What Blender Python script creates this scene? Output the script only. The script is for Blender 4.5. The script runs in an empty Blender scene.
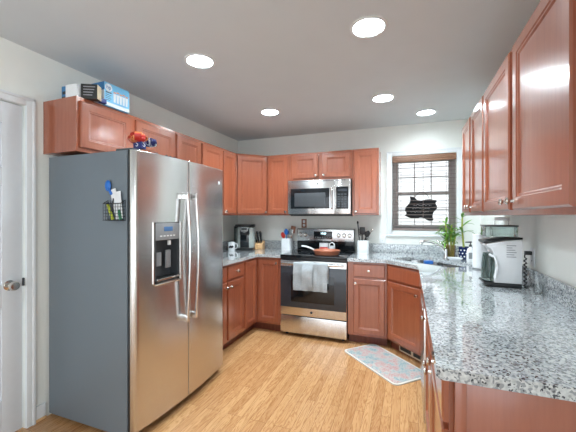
import bpy, bmesh, math, random
from mathutils import Vector, Matrix
random.seed(7)
PI = math.pi
S = bpy.context.scene
COL = S.collection

# ------------------------------------------------------------------ camera
cd = bpy.data.cameras.new('camera')
cam = bpy.data.objects.new('camera', cd); COL.objects.link(cam)
cam.location = (0, 0, 1.36)
cam.rotation_euler = (PI/2, 0, math.atan(121/318))
cd.sensor_width = 36; cd.lens = 318/576*36; cd.clip_start = .02
S.camera = cam

# ------------------------------------------------------------------ light and exposure
S.view_settings.view_transform = 'Standard'; S.view_settings.look = 'None'
S.view_settings.gamma = 1; S.view_settings.use_curve_mapping = False
S.view_settings.exposure = 0.93
W = bpy.data.worlds.new('World'); S.world = W; W.use_nodes = True
W.node_tree.nodes['Background'].inputs[0].default_value = (.86, .93, 1, 1)
W.node_tree.nodes['Background'].inputs[1].default_value = 1.45
LAMP = 108.0           # radiance of the downlight lenses
LAMP_W = 8.0         # power of each downlight beam
LAMP_COL = (.82, .94, 1)

def area(name, loc, rot, sx, sy, power, col, spread=180):
    l = bpy.data.lights.new(name, 'AREA'); l.shape = 'RECTANGLE'; l.size = sx; l.size_y = sy
    l.energy = power; l.color = col
    l.spread = math.radians(spread)
    o = bpy.data.objects.new(name, l); COL.objects.link(o); o.location = loc; o.rotation_euler = rot
    return o
# daylight through the wide rear opening; plus an added, unseen fill lamp that brightens the left wall
area('rear_daylight', (-.8, -2.55, 1.15), (PI/2, 0, 0), 3.0, 1.9, 5, (.86, .95, 1))
area('left_wall_fill', (.62, -.7, 1.35), (1.6, 0, 1.2), 1.8, 1.4, 13, (.84, .94, 1), 115)

# ------------------------------------------------------------------ material helpers
def srgb(r, g, b):
    f = lambda c: (c/255/12.92) if c/255 <= .04045 else ((c/255+.055)/1.055)**2.4
    return (f(r), f(g), f(b), 1)
class NT:
    def __init__(s, name):
        s.m = bpy.data.materials.new(name); s.m.use_nodes = True
        s.t = s.m.node_tree; s.b = s.t.nodes['Principled BSDF']
    def n(s, typ, **kw):
        nd = s.t.nodes.new(typ)
        for k, v in kw.items():
            if k in nd.inputs: nd.inputs[k].default_value = v
            else: setattr(nd, k, v)
        return nd
    def l(s, a, b): s.t.links.new(a, b)
    def coords(s, scale=(1,1,1), rot=(0,0,0), src='Object'):
        tc = s.n('ShaderNodeTexCoord'); mp = s.n('ShaderNodeMapping')
        mp.inputs['Scale'].default_value = scale; mp.inputs['Rotation'].default_value = rot
        s.l(tc.outputs[src], mp.inputs[0]); return mp.outputs[0]
    def ramp(s, fac, stops):
        r = s.n('ShaderNodeValToRGB'); e = r.color_ramp.elements
        while len(e) < len(stops): e.new(.5)
        for el, (p, c) in zip(e, stops): el.position = p; el.color = c
        s.l(fac, r.inputs[0]); return r.outputs[0]
    def mix(s, fac, a, b, mode='MIX'):
        x = s.n('ShaderNodeMix', data_type='RGBA', blend_type=mode)
        for sock, v in ((x.inputs[0], fac), (x.inputs[6], a), (x.inputs[7], b)):
            if hasattr(v, 'links'): s.l(v, sock)
            else: sock.default_value = v
        return x.outputs[2]
    def set(s, **kw):
        for k, v in kw.items(): s.b.inputs[k.replace('_', ' ')].default_value = v
        return s
    def bump(s, h, strength, dist=.002):
        b = s.n('ShaderNodeBump'); b.inputs['Strength'].default_value = strength; b.inputs['Distance'].default_value = dist
        s.l(h, b.inputs['Height']); s.l(b.outputs[0], s.b.inputs['Normal'])

def plain(name, col, rough=.5, metal=0, noise=.06, scale=30, **kw):
    """solid colour with a faint procedural mottling"""
    s = NT(name); s.set(Roughness=rough, Metallic=metal, **kw)
    nz = s.n('ShaderNodeTexNoise', Scale=scale, Detail=3.0); s.l(s.coords(), nz.inputs['Vector'])
    d = tuple(c*(1-noise) for c in col[:3])+(1,); u = tuple(min(1, c*(1+noise)) for c in col[:3])+(1,)
    s.l(s.ramp(nz.outputs[0], [(.3, d), (.7, u)]), s.b.inputs['Base Color'])
    return s.m
def wood(name, dark, mid, light, rough=.3, scale=(14, 14, 1.1), coat=.9, coat_rough=.16):
    s = NT(name)
    nz = s.n('ShaderNodeTexNoise', Scale=3.0, Detail=6.0, Roughness=.62); s.l(s.coords(scale), nz.inputs['Vector'])
    c = s.ramp(nz.outputs[0], [(.25, dark), (.5, mid), (.78, light)])
    oi = s.n('ShaderNodeObjectInfo'); v = s.n('ShaderNodeMapRange'); v.inputs[3].default_value = .93; v.inputs[4].default_value = 1.07
    s.l(oi.outputs['Random'], v.inputs[0])
    hs = s.n('ShaderNodeHueSaturation'); s.l(v.outputs[0], hs.inputs['Value']); s.l(c, hs.inputs['Color'])
    s.l(hs.outputs[0], s.b.inputs['Base Color'])
    s.set(Roughness=rough, Coat_Weight=coat, Coat_Roughness=coat_rough, Coat_IOR=1.6)
    s.bump(nz.outputs[0], .05, .001)
    return s.m
def steel(name, col, rough, horiz=True, aniso=.6):
    s = NT(name); s.set(Metallic=1.0, Roughness=rough, Anisotropic=aniso, Anisotropic_Rotation=.25 if horiz else 0)
    sc = (3, 3, 420) if horiz else (420, 420, 3)
    nz = s.n('ShaderNodeTexNoise', Scale=1.0, Detail=2.0); s.l(s.coords(sc), nz.inputs['Vector'])
    a = tuple(c*.94 for c in col[:3])+(1,)
    s.l(s.ramp(nz.outputs[0], [(.3, a), (.7, col)]), s.b.inputs['Base Color'])
    s.bump(nz.outputs[0], .03, .0004)
    return s.m
def glass(name, col, rough=.0, alpha_mix=.0):
    s = NT(name); s.set(Base_Color=col, Roughness=rough, Transmission_Weight=1.0, IOR=1.45)
    return s.m

M = {}
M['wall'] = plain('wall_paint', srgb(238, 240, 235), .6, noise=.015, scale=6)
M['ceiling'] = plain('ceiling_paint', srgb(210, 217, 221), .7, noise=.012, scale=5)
M['trim'] = plain('white_trim_paint', srgb(226, 230, 232), .35, noise=.01)
M['door'] = plain('door_paint', srgb(216, 220, 224), .4, noise=.01)
M['cherry'] = wood('cherry_wood', srgb(138, 71, 46), srgb(151, 82, 55), srgb(160, 91, 63))
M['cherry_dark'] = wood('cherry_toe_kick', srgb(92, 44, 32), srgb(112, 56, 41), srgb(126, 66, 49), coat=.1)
M['nickel'] = plain('satin_nickel', srgb(206, 202, 196), .22, 1.0, noise=.03)
M['steel'] = steel('brushed_stainless', (.66, .655, .65, 1), .23)
M['steel_h'] = steel('handle_stainless', (.74, .73, .72, 1), .2, False)
M['chrome'] = plain('chrome', (.72, .72, .72, 1), .08, 1.0, noise=.02)
M['fridge_side'] = plain('fridge_grey_enamel', srgb(108, 118, 126), .38, noise=.03, scale=300)
M['black'] = plain('black_plastic', srgb(24, 25, 27), .35, noise=.1)
M['black_gloss'] = plain('black_glass', srgb(22, 26, 30), .07, noise=.05)
M['oven_glass'] = plain('oven_door_glass', srgb(52, 57, 64), .08, noise=.05)
M['dark_grey'] = plain('dark_grey_plastic', srgb(62, 66, 70), .4)
M['silver'] = plain('silver_plastic', srgb(172, 180, 176), .3, .3)
M['grey'] = plain('grey_plastic', srgb(140, 143, 146), .4)
M['white'] = plain('white_plastic', srgb(232, 234, 236), .28, noise=.02)
M['ceramic'] = plain('white_ceramic', srgb(226, 229, 231), .15, noise=.03, Coat_Weight=.5)
M['red'] = plain('red_plastic', srgb(196, 44, 36), .4)
M['blue'] = plain('blue_plastic', srgb(30, 105, 190), .35)
M['navy'] = plain('navy_glaze', srgb(28, 44, 92), .2, noise=.5, scale=45)
M['ink'] = plain('dark_ink', srgb(40, 44, 50), .6)
M['ink_grey'] = plain('grey_ink', srgb(150, 150, 156), .6)
M['chalk'] = plain('white_chalk', srgb(225, 228, 230), .7)
M['brown'] = plain('brown_utensil_wood', srgb(146, 98, 76), .5, noise=.15)
M['block_wood'] = wood('pale_block_wood', srgb(196, 150, 104), srgb(216, 172, 124), srgb(228, 188, 142), .45, coat=.05)
M['copper'] = plain('copper_pan', srgb(176, 112, 86), .35, .1, noise=.06)
M['glass'] = glass('clear_glass', (.97, .99, .99, 1))
M['smoke'] = glass('smoky_plastic', (.34, .40, .38, 1), .05)
M['amber'] = glass('amber_glass', (.82, .66, .5, 1), .08)
M['leaf'] = plain('bamboo_leaf', srgb(110, 160, 62), .45, noise=.3, scale=25)
M['stalk'] = plain('bamboo_stalk', srgb(164, 176, 78), .4, noise=.2, scale=25)
M['slat'] = wood('blind_slat_wood', srgb(128, 112, 106), srgb(146, 130, 124), srgb(164, 150, 144), .45, (1.1, 14, 14), .1)
M['valance'] = wood('blind_valance_wood', srgb(108, 76, 56), srgb(134, 98, 76), srgb(160, 126, 102), .4, (1.1, 20, 60), .1)
M['sash'] = plain('window_sash_vinyl', srgb(186, 180, 180), .4, noise=.03)
M['rug_edge'] = plain('cream_rug_binding', srgb(214, 210, 202), .9, noise=.05, scale=200)
M['yellow'] = plain('yellow_green_plastic', srgb(196, 206, 60), .4)
M['green'] = plain('green_plastic', srgb(34, 120, 84), .4)
M['paper'] = plain('white_paper', srgb(226, 228, 230), .8, noise=.03)
M['cream'] = plain('cream_card', srgb(214, 200, 170), .7, noise=.05)
M['box_blue'] = plain('light_blue_card', srgb(112, 182, 220), .45, noise=.05, scale=12)
M['box_deep'] = plain('deep_blue_card', srgb(52, 120, 172), .45, noise=.05)
M['box_black'] = plain('black_card', srgb(36, 38, 36), .5, noise=.3, scale=40)
M['box_navy'] = plain('navy_card', srgb(30, 44, 110), .5, noise=.1)
M['orange'] = plain('orange_print', srgb(236, 150, 90), .5)
M['vent'] = plain('cream_vent_metal', srgb(214, 200, 176), .4, noise=.03)
M['lcd'] = plain('blue_display', srgb(70, 110, 160), .15, noise=.05)
M['siding'] = plain('neighbour_siding', srgb(226, 222, 224), .8, noise=.04)
M['lawn'] = plain('lawn', srgb(120, 140, 90), .9, noise=.3, scale=4)

s = NT('downlight_lens'); s.set(Base_Color=(1,1,1,1), Emission_Color=LAMP_COL+(1,), Emission_Strength=LAMP); M['lamp'] = s.m
s = NT('downlight_lens_small'); s.set(Base_Color=(1,1,1,1), Emission_Color=LAMP_COL+(1,), Emission_Strength=LAMP*.24); M['lamp_small'] = s.m
s = NT('clock_digits'); s.set(Base_Color=(.1,.2,.25,1), Emission_Color=(.6, .9, 1, 1), Emission_Strength=2.5); M['digits'] = s.m

# granite: pale grey with black, mid grey and white crystals
s = NT('speckled_granite')
co = s.coords()
v1 = s.n('ShaderNodeTexVoronoi', Scale=190.0); s.l(co, v1.inputs['Vector'])
v2 = s.n('ShaderNodeTexVoronoi', Scale=135.0); s.l(co, v2.inputs['Vector'])
n1 = s.n('ShaderNodeTexNoise', Scale=70.0, Detail=5.0); s.l(co, n1.inputs['Vector'])
sep1 = s.n('ShaderNodeSeparateColor'); s.l(v1.outputs['Color'], sep1.inputs[0])
sep2 = s.n('ShaderNodeSeparateColor'); s.l(v2.outputs['Color'], sep2.inputs[0])
base = s.ramp(n1.outputs[0], [(.33, srgb(170, 176, 179)), (.5, srgb(197, 203, 205)), (.68, srgb(218, 222, 222))])
k1 = s.ramp(sep1.outputs[0], [(.86, (0,0,0,1)), (.9, (1,1,1,1))])
k2 = s.ramp(sep2.outputs[1], [(.70, (0,0,0,1)), (.76, (1,1,1,1))])
g = s.mix(k2, base, srgb(146, 152, 157)); g = s.mix(k1, g, srgb(62, 67, 74))
s.l(g, s.b.inputs['Base Color']); s.set(Roughness=.12, Coat_Weight=1.0, Coat_Roughness=.03); M['granite'] = s.m

# strip oak floor, boards run along Y
s = NT('oak_strip_floor')
co = s.coords(rot=(0, 0, PI/2))
br = s.n('ShaderNodeTexBrick', Scale=1.0); s.l(co, br.inputs['Vector'])
br.offset = .37; br.offset_frequency = 3
for k, v in (('Mortar Size', .0009), ('Brick Width', .95), ('Row Height', .0585), ('Bias', 0.0), ('Mortar Smooth', .2)): br.inputs[k].default_value = v
br.inputs['Color1'].default_value = (.0, .0, .0, 1); br.inputs['Color2'].default_value = (1, 1, 1, 1); br.inputs['Mortar'].default_value = (.5, .5, .5, 1)
off = s.n('ShaderNodeVectorMath', operation='MULTIPLY_ADD'); off.inputs[1].default_value = (7, 7, 7)
s.l(br.outputs[0], off.inputs[0]); s.l(s.coords((12, 1.0, 1)), off.inputs[2])
gn = s.n('ShaderNodeTexNoise', Scale=1.6, Detail=4.0, Distortion=1.6); s.l(off.outputs[0], gn.inputs['Vector'])
wv = s.n('ShaderNodeMath', operation='PINGPONG'); m7 = s.n('ShaderNodeMath', operation='MULTIPLY'); m7.inputs[1].default_value = 9
s.l(gn.outputs[0], m7.inputs[0]); s.l(m7.outputs[0], wv.inputs[0]); wv.inputs[1].default_value = .5
board = s.ramp(br.outputs[0], [(.0, srgb(190, 142, 96)), (.5, srgb(200, 153, 105)), (1, srgb(209, 164, 116))])
grain = s.ramp(wv.outputs[0], [(.0, srgb(176, 136, 98)), (.16, srgb(226, 208, 186)), (.34, (1,1,1,1)), (1, (1,1,1,1))])
c = s.mix(.5, board, grain, 'MULTIPLY')
c = s.mix(br.outputs[1], c, srgb(120, 78, 44))
s.l(c, s.b.inputs['Base Color']); s.set(Roughness=.27, Coat_Weight=.25, Coat_Roughness=.15); M['oak'] = s.m

# rug: faded damask in teal, pink and cream
s = NT('faded_damask_rug')
co = s.coords(); nd = s.n('ShaderNodeTexNoise', Scale=11.0, Detail=2.0); s.l(co, nd.inputs['Vector'])
vo = s.n('ShaderNodeTexVoronoi', Scale=55.0, feature='DISTANCE_TO_EDGE'); s.l(co, vo.inputs['Vector'])
tint = s.ramp(nd.outputs[0], [(.36, srgb(98, 146, 160)), (.47, srgb(144, 168, 174)), (.53, srgb(192, 150, 146)), (.66, srgb(186, 128, 126))])
ln = s.ramp(vo.outputs[0], [(.06, (1,1,1,1)), (.16, (0,0,0,1))])
s.l(s.mix(ln, tint, srgb(190, 189, 184)), s.b.inputs['Base Color']); s.set(Roughness=.95); M['rug'] = s.m

# terry towel
s = NT('grey_terry_towel')
co = s.coords(); nz = s.n('ShaderNodeTexNoise', Scale=160.0, Detail=3.0); s.l(co, nz.inputs['Vector'])
s.l(s.ramp(nz.outputs[0], [(.35, srgb(150, 158, 163)), (.65, srgb(182, 189, 193))]), s.b.inputs['Base Color'])
s.set(Roughness=1.0, Sheen_Weight=.3); s.bump(nz.outputs[0], .5, .003); M['towel'] = s.m

# ------------------------------------------------------------------ mesh helpers
class MB:
    def __init__(s): s.bm = bmesh.new(); s.mi = 0
    def _add(s, b, mat=None):
        me = bpy.data.meshes.new('t'); 
        if mat is not None: bmesh.ops.transform(b, matrix=mat, verts=b.verts)
        for f in b.faces: f.material_index = s.mi
        b.to_mesh(me); b.free(); s.bm.from_mesh(me); bpy.data.meshes.remove(me); return s
    def box(s, x0, x1, y0, y1, z0, z1, bev=0, seg=2, mat=None):
        b = bmesh.new()
        bmesh.ops.create_cube(b, size=1, matrix=Matrix.Translation(((x0+x1)/2, (y0+y1)/2, (z0+z1)/2)) @ Matrix.Diagonal((abs(x1-x0), abs(y1-y0), abs(z1-z0), 1)))
        if bev: bmesh.ops.bevel(b, geom=b.edges[:], offset=bev, segments=seg, profile=.6, affect='EDGES', clamp_overlap=True)
        return s._add(b, mat)
    def prism(s, pts, z0, z1, bev=0, mat=None, seg=2):
        b = bmesh.new(); n = len(pts)
        lo = [b.verts.new((x, y, z0)) for x, y in pts]; hi = [b.verts.new((x, y, z1)) for x, y in pts]
        b.faces.new(lo[::-1]); b.faces.new(hi)
        for i in range(n): b.faces.new((lo[i], lo[(i+1) % n], hi[(i+1) % n], hi[i]))
        bmesh.ops.recalc_face_normals(b, faces=b.faces)
        if bev: bmesh.ops.bevel(b, geom=b.edges[:], offset=bev, segments=seg, profile=.6, affect='EDGES', clamp_overlap=True)
        return s._add(b, mat)
    def lathe(s, prof, seg=24, mat=None, caps=True):
        b = bmesh.new(); rings = []
        for r, z in prof: rings.append([b.verts.new((r*math.cos(2*PI*k/seg), r*math.sin(2*PI*k/seg), z)) for k in range(seg)])
        for a, c in zip(rings, rings[1:]):
            for k in range(seg): b.faces.new((a[k], a[(k+1) % seg], c[(k+1) % seg], c[k]))
        if caps: b.faces.new(rings[0][::-1]); b.faces.new(rings[-1])
        bmesh.ops.remove_doubles(b, verts=b.verts, dist=1e-6)
        bmesh.ops.recalc_face_normals(b, faces=b.faces)
        return s._add(b, mat)
    def tube(s, pts, r, seg=10, mat=None, flat=1.0):
        pts = [Vector(p) for p in pts]; b = bmesh.new(); rings = []; up = None
        for i, p in enumerate(pts):
            t = (pts[min(i+1, len(pts)-1)] - pts[max(i-1, 0)]).normalized()
            if up is None: up = t.orthogonal().normalized()
            up = (up - t*up.dot(t)).normalized(); sd = t.cross(up); rr = r[i] if isinstance(r, (list, tuple)) else r
            rings.append([b.verts.new(p + up*rr*math.cos(2*PI*k/seg) + sd*rr*flat*math.sin(2*PI*k/seg)) for k in range(seg)])
        for a, c in zip(rings, rings[1:]):
            for k in range(seg): b.faces.new((a[k], a[(k+1) % seg], c[(k+1) % seg], c[k]))
        b.faces.new(rings[0][::-1]); b.faces.new(rings[-1])
        bmesh.ops.recalc_face_normals(b, faces=b.faces)
        return s._add(b, mat)
    def ball(s, c, r, seg=14, mat=None):
        b = bmesh.new(); r = r if isinstance(r, (tuple, list)) else (r, r, r)
        bmesh.ops.create_uvsphere(b, u_segments=seg, v_segments=seg*2//3, radius=1, matrix=Matrix.Translation(c) @ Matrix.Diagonal((*r, 1)))
        return s._add(b, mat)
    def grid(s, rows, thick=0, close=False):
        b = bmesh.new(); vv = [[b.verts.new(p) for p in r] for r in rows]
        for a, c in zip(vv, vv[1:]):
            for k in range(len(a)-1): b.faces.new((a[k], a[k+1], c[k+1], c[k]))
        bmesh.ops.recalc_face_normals(b, faces=b.faces)
        if thick: bmesh.ops.solidify(b, geom=b.faces[:], thickness=thick)
        return s._add(b)
    def build(s, name, mats, parent=None, loc=None, rz=0, angle=38):
        me = bpy.data.meshes.new(name); s.bm.to_mesh(me); s.bm.free()
        for m in (mats if isinstance(mats, (list, tuple)) else [mats]): me.materials.append(m)
        for p in me.polygons: p.use_smooth = True
        me.set_sharp_from_angle(angle=math.radians(angle))
        o = bpy.data.objects.new(name, me); COL.objects.link(o)
        if parent: o.parent = parent
        if loc is not None: o.location = loc
        if rz: o.rotation_euler = (0, 0, rz)
        return o
def B(*a, **k): return MB().box(*a, **k)
def T(x, y, z): return Matrix.Translation((x, y, z))
def RX(a): return Matrix.Rotation(a, 4, 'X')
def RY(a): return Matrix.Rotation(a, 4, 'Y')
def RZ(a): return Matrix.Rotation(a, 4, 'Z')
def tag(o, label=None, cat=None, group=None, kind=None):
    for k, v in (('label', label), ('category', cat), ('group', group), ('kind', kind)):
        if v: o[k] = v
    return o
def thing(name, label, cat, loc=(0,0,0), rz=0, group=None, kind=None):
    o = bpy.data.objects.new(name, None); COL.objects.link(o); o.location = loc; o.rotation_euler = (0, 0, rz)
    o.empty_display_size = .05
    return tag(o, label, cat, group, kind)
def copy_tree(o, parent=None):
    c = o.copy(); COL.objects.link(c); c.parent = parent
    for ch in list(o.children): copy_tree(ch, c)
    return c
def text_mesh(body, size, mat, name, parent, loc, rot, extrude=.0006, align='CENTER'):
    cu = bpy.data.curves.new('t', 'FONT'); cu.body = body; cu.size = size; cu.extrude = extrude; cu.align_x = align; cu.align_y = 'CENTER'
    to = bpy.data.objects.new('t', cu); COL.objects.link(to)
    me = bpy.data.meshes.new_from_object(to.evaluated_get(bpy.context.evaluated_depsgraph_get()))
    bpy.data.objects.remove(to); me.materials.clear(); me.materials.append(mat)
    o = bpy.data.objects.new(name, me); COL.objects.link(o); o.parent = parent; o.location = loc; o.rotation_euler = rot
    return o
def struct(name, mb, mat, parent=None, **k):
    o = mb.build(name, mat, parent, **k)
    if not parent: o['kind'] = 'structure'
    return o

# ------------------------------------------------------------------ the setting
XL, XR, YB, YR, H = -2.3, .735, 4.02, -2.6, 2.44
struct('floor', B(XL-.12, XR+.12, YR-.1, YB+.12, -.05, 0), M['oak'])
SPOTS = [((-.216, 1.862), 'recessed downlight nearest the camera on the right'), ((-1.361, 1.853), 'recessed downlight nearest the camera on the left'),
         ((-1.349, 3.02), 'recessed downlight in the far left of the ceiling'), ((-.222, 3.03), 'recessed downlight right of the far left one, before the microwave'),
         ((.166, 3.613), 'small recessed downlight nearest the window')]
def slab(pts, z0, z1, holes=()):
    b = bmesh.new(); ed = []
    for lp in [pts]+list(holes):
        vs = [b.verts.new((x, y, z1)) for x, y in lp]
        ed += [b.edges.new((vs[i], vs[(i+1) % len(vs)])) for i in range(len(vs))]
    bmesh.ops.triangle_fill(b, edges=ed, use_beauty=True)
    r = bmesh.ops.extrude_face_region(b, geom=b.faces[:])
    bmesh.ops.translate(b, vec=(0, 0, z0-z1), verts=[g for g in r['geom'] if isinstance(g, bmesh.types.BMVert)])
    bmesh.ops.recalc_face_normals(b, faces=b.faces)
    return MB()._add(b)
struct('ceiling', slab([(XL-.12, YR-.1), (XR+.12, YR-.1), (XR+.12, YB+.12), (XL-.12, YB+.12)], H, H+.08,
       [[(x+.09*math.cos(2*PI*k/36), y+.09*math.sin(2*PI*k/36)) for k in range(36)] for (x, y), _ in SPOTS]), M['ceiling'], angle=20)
wl = MB(); D0, D1, DT = .535, 1.305, 2.065
wl.box(XL-.12, XL, YR, D0, 0, H).box(XL-.12, XL, D1, YB+.12, 0, H).box(XL-.12, XL, D0, D1, DT, H)
struct('wall_left', wl, M['wall'])
wx0, wx1, wz0, wz1 = -.19, .50, 1.185, 2.075
wb = MB()
wb.box(XL, wx0, YB, YB+.14, 0, H).box(wx1, XR+.12, YB, YB+.14, 0, H).box(wx0, wx1, YB, YB+.14, 0, wz0).box(wx0, wx1, YB, YB+.14, wz1, H)
struct('wall_back', wb, M['wall'])
struct('wall_right', B(XR, XR+.12, YR, YB, 0, H), M['wall'])
wr = MB(); wr.box(XL, -2.25, YR-.1, YR, 0, H).box(.7, XR, YR-.1, YR, 0, H).box(-2.25, .7, YR-.1, YR, 2.1, H)
struct('wall_rear', wr, M['wall'])
struct('baseboard_left', B(XL, XL+.014, 1.362, 1.425, .018, .105, .004), M['trim'])
struct('trim_1', B(XL, XL+.02, 1.358, 1.425, 0, .018, .006), M['block_wood'])
# left door with its casing
dc = MB()
dc.box(XL, XL+.018, D1, D1+.052, 0, DT+.052, .004).box(XL, XL+.018, D0-.052, D0, 0, DT+.052, .004).box(XL, XL+.018, D0, D1, DT, DT+.052, .004)
dc.box(XL, XL+.024, D1+.034, D1+.052, 0, DT+.052, .004).box(XL, XL+.024, D0-.052, D1+.052, DT+.036, DT+.054, .004)
struct('trim_2', dc, M['trim'])
dr = thing('door_1', 'white six panel door at the left edge', 'door', (XL-.045, D0, 0), kind='structure')
dm = MB(); dw = D1-D0-.012
dm.box(0, .026, .006, dw, .01, DT-.006)
xs = [(.006, .115), (dw/2-.05, dw/2+.05), (dw-.109, dw)]
for a, b in xs: dm.box(.026, .040, a, b, .01, DT-.006, .003)
for a, b in ((.01, .24), (.80, .94), (1.55, 1.66), (1.93, DT-.006)): dm.box(.026, .0395, .006, dw, a, b, .003)
dm.build('panel', M['door'], dr)
kn = MB().lathe([(.032, 0), (.032, .004), (.012, .009), (.011, .028), (.026, .036), (.03, .05), (.024, .064), (.0, .068)], 24, T(.039, 1.222-D0, .932) @ RY(PI/2))
kn.build('door_knob', M['nickel'], dr)
B(.03, .0455, dw+.0005, dw+.011, .915, .965, .002).build('strike_plate', M['dark_grey'], dr)
# kitchen window: casing, sash, panes
wc = MB(); a, b, c, d = wx0-.057, wx1+.057, wz0-.06, wz1+.05
wc.box(a, wx0, YB-.02, YB, c, d, .004).box(wx1, b, YB-.02, YB, c, d, .004).box(wx0, wx1, YB-.02, YB, wz1, d, .004).box(wx0, wx1, YB-.02, YB, c, wz0, .004)
wc.box(a-.004, a+.014, YB-.026, YB, c-.004, d+.004, .003).box(b-.014, b+.004, YB-.026, YB, c-.004, d+.004, .003).box(a, b, YB-.026, YB, d-.012, d+.004, .003).box(a, b, YB-.026, YB, c-.004, c+.012, .003)
struct('trim_3', wc, M['trim'])
win = thing('window_1', 'double hung kitchen window behind the wooden blind', 'window', (wx0, YB+.09, wz0), kind='structure')
ww, wh = wx1-wx0, wz1-wz0
fr = MB(); fr.box(0, .03, -.0, .05, 0, wh).box(ww-.03, ww, 0, .05, 0, wh).box(.03, ww-.03, 0, .05, wh-.03, wh).box(.03, ww-.03, 0, .05, 0, .03)
fr.build('window_frame', M['sash'], win)
for nm, z0, z1, y in (('upper', wh*.5-.02, wh-.03, .028), ('lower', .03, wh*.5+.02, .004)):
    m = MB(); q = .04
    m.box(.03, .03+q, y, y+.02, z0, z1, .002).box(ww-.03-q, ww-.03, y, y+.02, z0, z1, .002).box(.03+q, ww-.03-q, y, y+.02, z0, z0+q, .002).box(.03+q, ww-.03-q, y, y+.02, z1-q, z1, .002)
    for k in (1, 2):
        xx = .03+q+(ww-.06-2*q)*k/3; m.box(xx-.006, xx+.006, y+.004, y+.014, z0+q, z1-q)
    zz = (z0+z1)/2; m.box(.03+q, ww-.03-q, y+.004, y+.014, zz-.006, zz+.006)
    so = m.build('window_sash', M['sash'], win)
    gl = B(.03+q, ww-.03-q, y+.008, y+.011, z0+q, z1-q).build('window_pane', None, so)
    gm = NT('window_glass_'+nm); gm.set(Base_Color=(1,1,1,1), Roughness=0.0, Transmission_Weight=1.0, IOR=1.05); gl.data.materials[0] = gm.m
# outside: lawn and the sided wall of the house next door
struct('ground_outside', B(-14, 14, YB+.2, 14, -.8, -.6), M['lawn'])
nb = MB(); nb.box(-9, 9, 10.04, 10.3, -.6, 6)
for k in range(33): nb.box(-9, 9, 10.0, 10.04, -.6+k*.2, -.6+k*.2+.17)
tag(nb.build('neighbouring_house', M['siding']), 'pale sided wall of the house outside the window', 'house')

# ------------------------------------------------------------------ cabinets
def door_mesh(w, h, t=.02, fw=.052, x0=0, z0=0, flat=False):
    """recessed panel door; front at y=-t, back at y=0"""
    b = bmesh.new()
    def ring(ix, y): return [b.verts.new((x0+x, y, z0+z)) for x, z in ((ix, ix), (w-ix, ix), (w-ix, h-ix), (ix, h-ix))]
    if flat: prof = [(0, 0), (0, -t+.006), (.007, -t)]
    else: prof = [(0, 0), (0, -t+.006), (.006, -t), (fw, -t), (fw+.004, -t+.004), (fw+.010, -t+.0045), (fw+.016, -t+.010)]
    rings = [ring(*p) for p in prof]
    for p, q in zip(rings, rings[1:]):
        for k in range(4): b.faces.new((p[k], p[(k+1) % 4], q[(k+1) % 4], q[k]))
    b.faces.new(rings[0][::-1]); b.faces.new(rings[-1])
    bmesh.ops.recalc_face_normals(b, faces=b.faces)
    return MB()._add(b)
KNOB = [(.0085, 0), (.0065, .006), (.006, .014), (.0125, .019), (.0155, .025), (.013, .031), (.0, .033)]
def knob(parent, x, z, y=-.02):
    return MB().lathe(KNOB, 16, T(x, y, z) @ RX(PI/2)).build('knob', M['nickel'], parent)
def add_door(c, x0, x1, z0, z1, kx=None, kz=None, name='door', flat=False, loc=None, rz=0):
    d = door_mesh(x1-x0, z1-z0, flat=flat, fw=min(.052, (x1-x0)*.2)).build(name, M['cherry'], c, loc if loc is not None else (x0, 0, z0), rz, 20)
    if kx is not None: knob(d, kx-x0, kz-z0)
    return d
def upper(label, loc, rz, w, z0, z1, depth=.318, doors=(), group=None):
    c = thing('wall_cabinet', label, 'cabinet', loc, rz, group)
    B(.0008, w-.0008, 0, depth, z0, z1, .0012, 1).build('cabinet_body', M['cherry'], c)
    for x0, x1, a, b, kx, kz in doors: add_door(c, x0, x1, a, b, kx, kz)
    return c
UZ0, UZ1 = 1.368, 2.128
Lr, Rr = PI/2, -PI/2
FX = -1.98
# left wall, above the refrigerator (x runs along +Y)
upper('short cherry wall cabinet above the refrigerator carrying the blue box', (FX, 1.412, 0), Lr, .922, 1.776, UZ1,
      doors=((.02, .416, 1.80, 2.102, None, 0), (.462, .893, 1.80, 2.102, None, 0)))
upper('short two door cherry wall cabinet just past the refrigerator on the left wall', (FX, 2.335, 0), Lr, .767, 1.776, UZ1,
      doors=((.004, .350, 1.80, 2.102, None, 0), (.383, .755, 1.80, 2.102, None, 0)))
upper('narrow single door cherry wall cabinet beside the angled corner cabinet', (FX, 3.102, 0), Lr, .308, UZ0, UZ1,
      doors=((.012, .282, UZ0+.02, 2.102, .034, UZ0+.045),))
# corner, angled
c = thing('wall_cabinet', 'angled corner cherry wall cabinet above the pod coffee maker', 'cabinet', (FX, 3.412, 0), PI/4)
Q = RZ(-PI/4) @ T(-FX, -3.412, 0)
pts = [(Q @ Vector((x, y, 0))).to_2d()[:] for x, y in ((XL+.001, YB-.001), (XL+.001, 3.412), (FX, 3.412), (-1.692, 3.70), (-1.692, YB-.001))]
MB().prism(pts, UZ0, UZ1, .001, seg=1).build('cabinet_body', M['cherry'], c)
add_door(c, .012, .395, UZ0+.02, 2.102, .372, UZ0+.045)
# back wall
BYu = 3.70
upper('single door cherry wall cabinet between the corner and the microwave', (-1.690, BYu, 0), 0, .310, UZ0, UZ1,
      doors=((.018, .286, UZ0+.02, 2.102, .262, UZ0+.045),))
upper('short two door cherry wall cabinet over the microwave', (-1.378, BYu, 0), 0, .762, 1.792, UZ1,
      doors=((.037, .361, 1.815, 2.102, .337, 1.845), (.411, .742, 1.815, 2.102, .435, 1.845)))
upper('single door cherry wall cabinet between the microwave and the window', (-.614, BYu, 0), 0, .298, UZ0, UZ1,
      doors=((.024, .279, UZ0+.02, 2.102, .048, UZ0+.045),))
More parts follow.
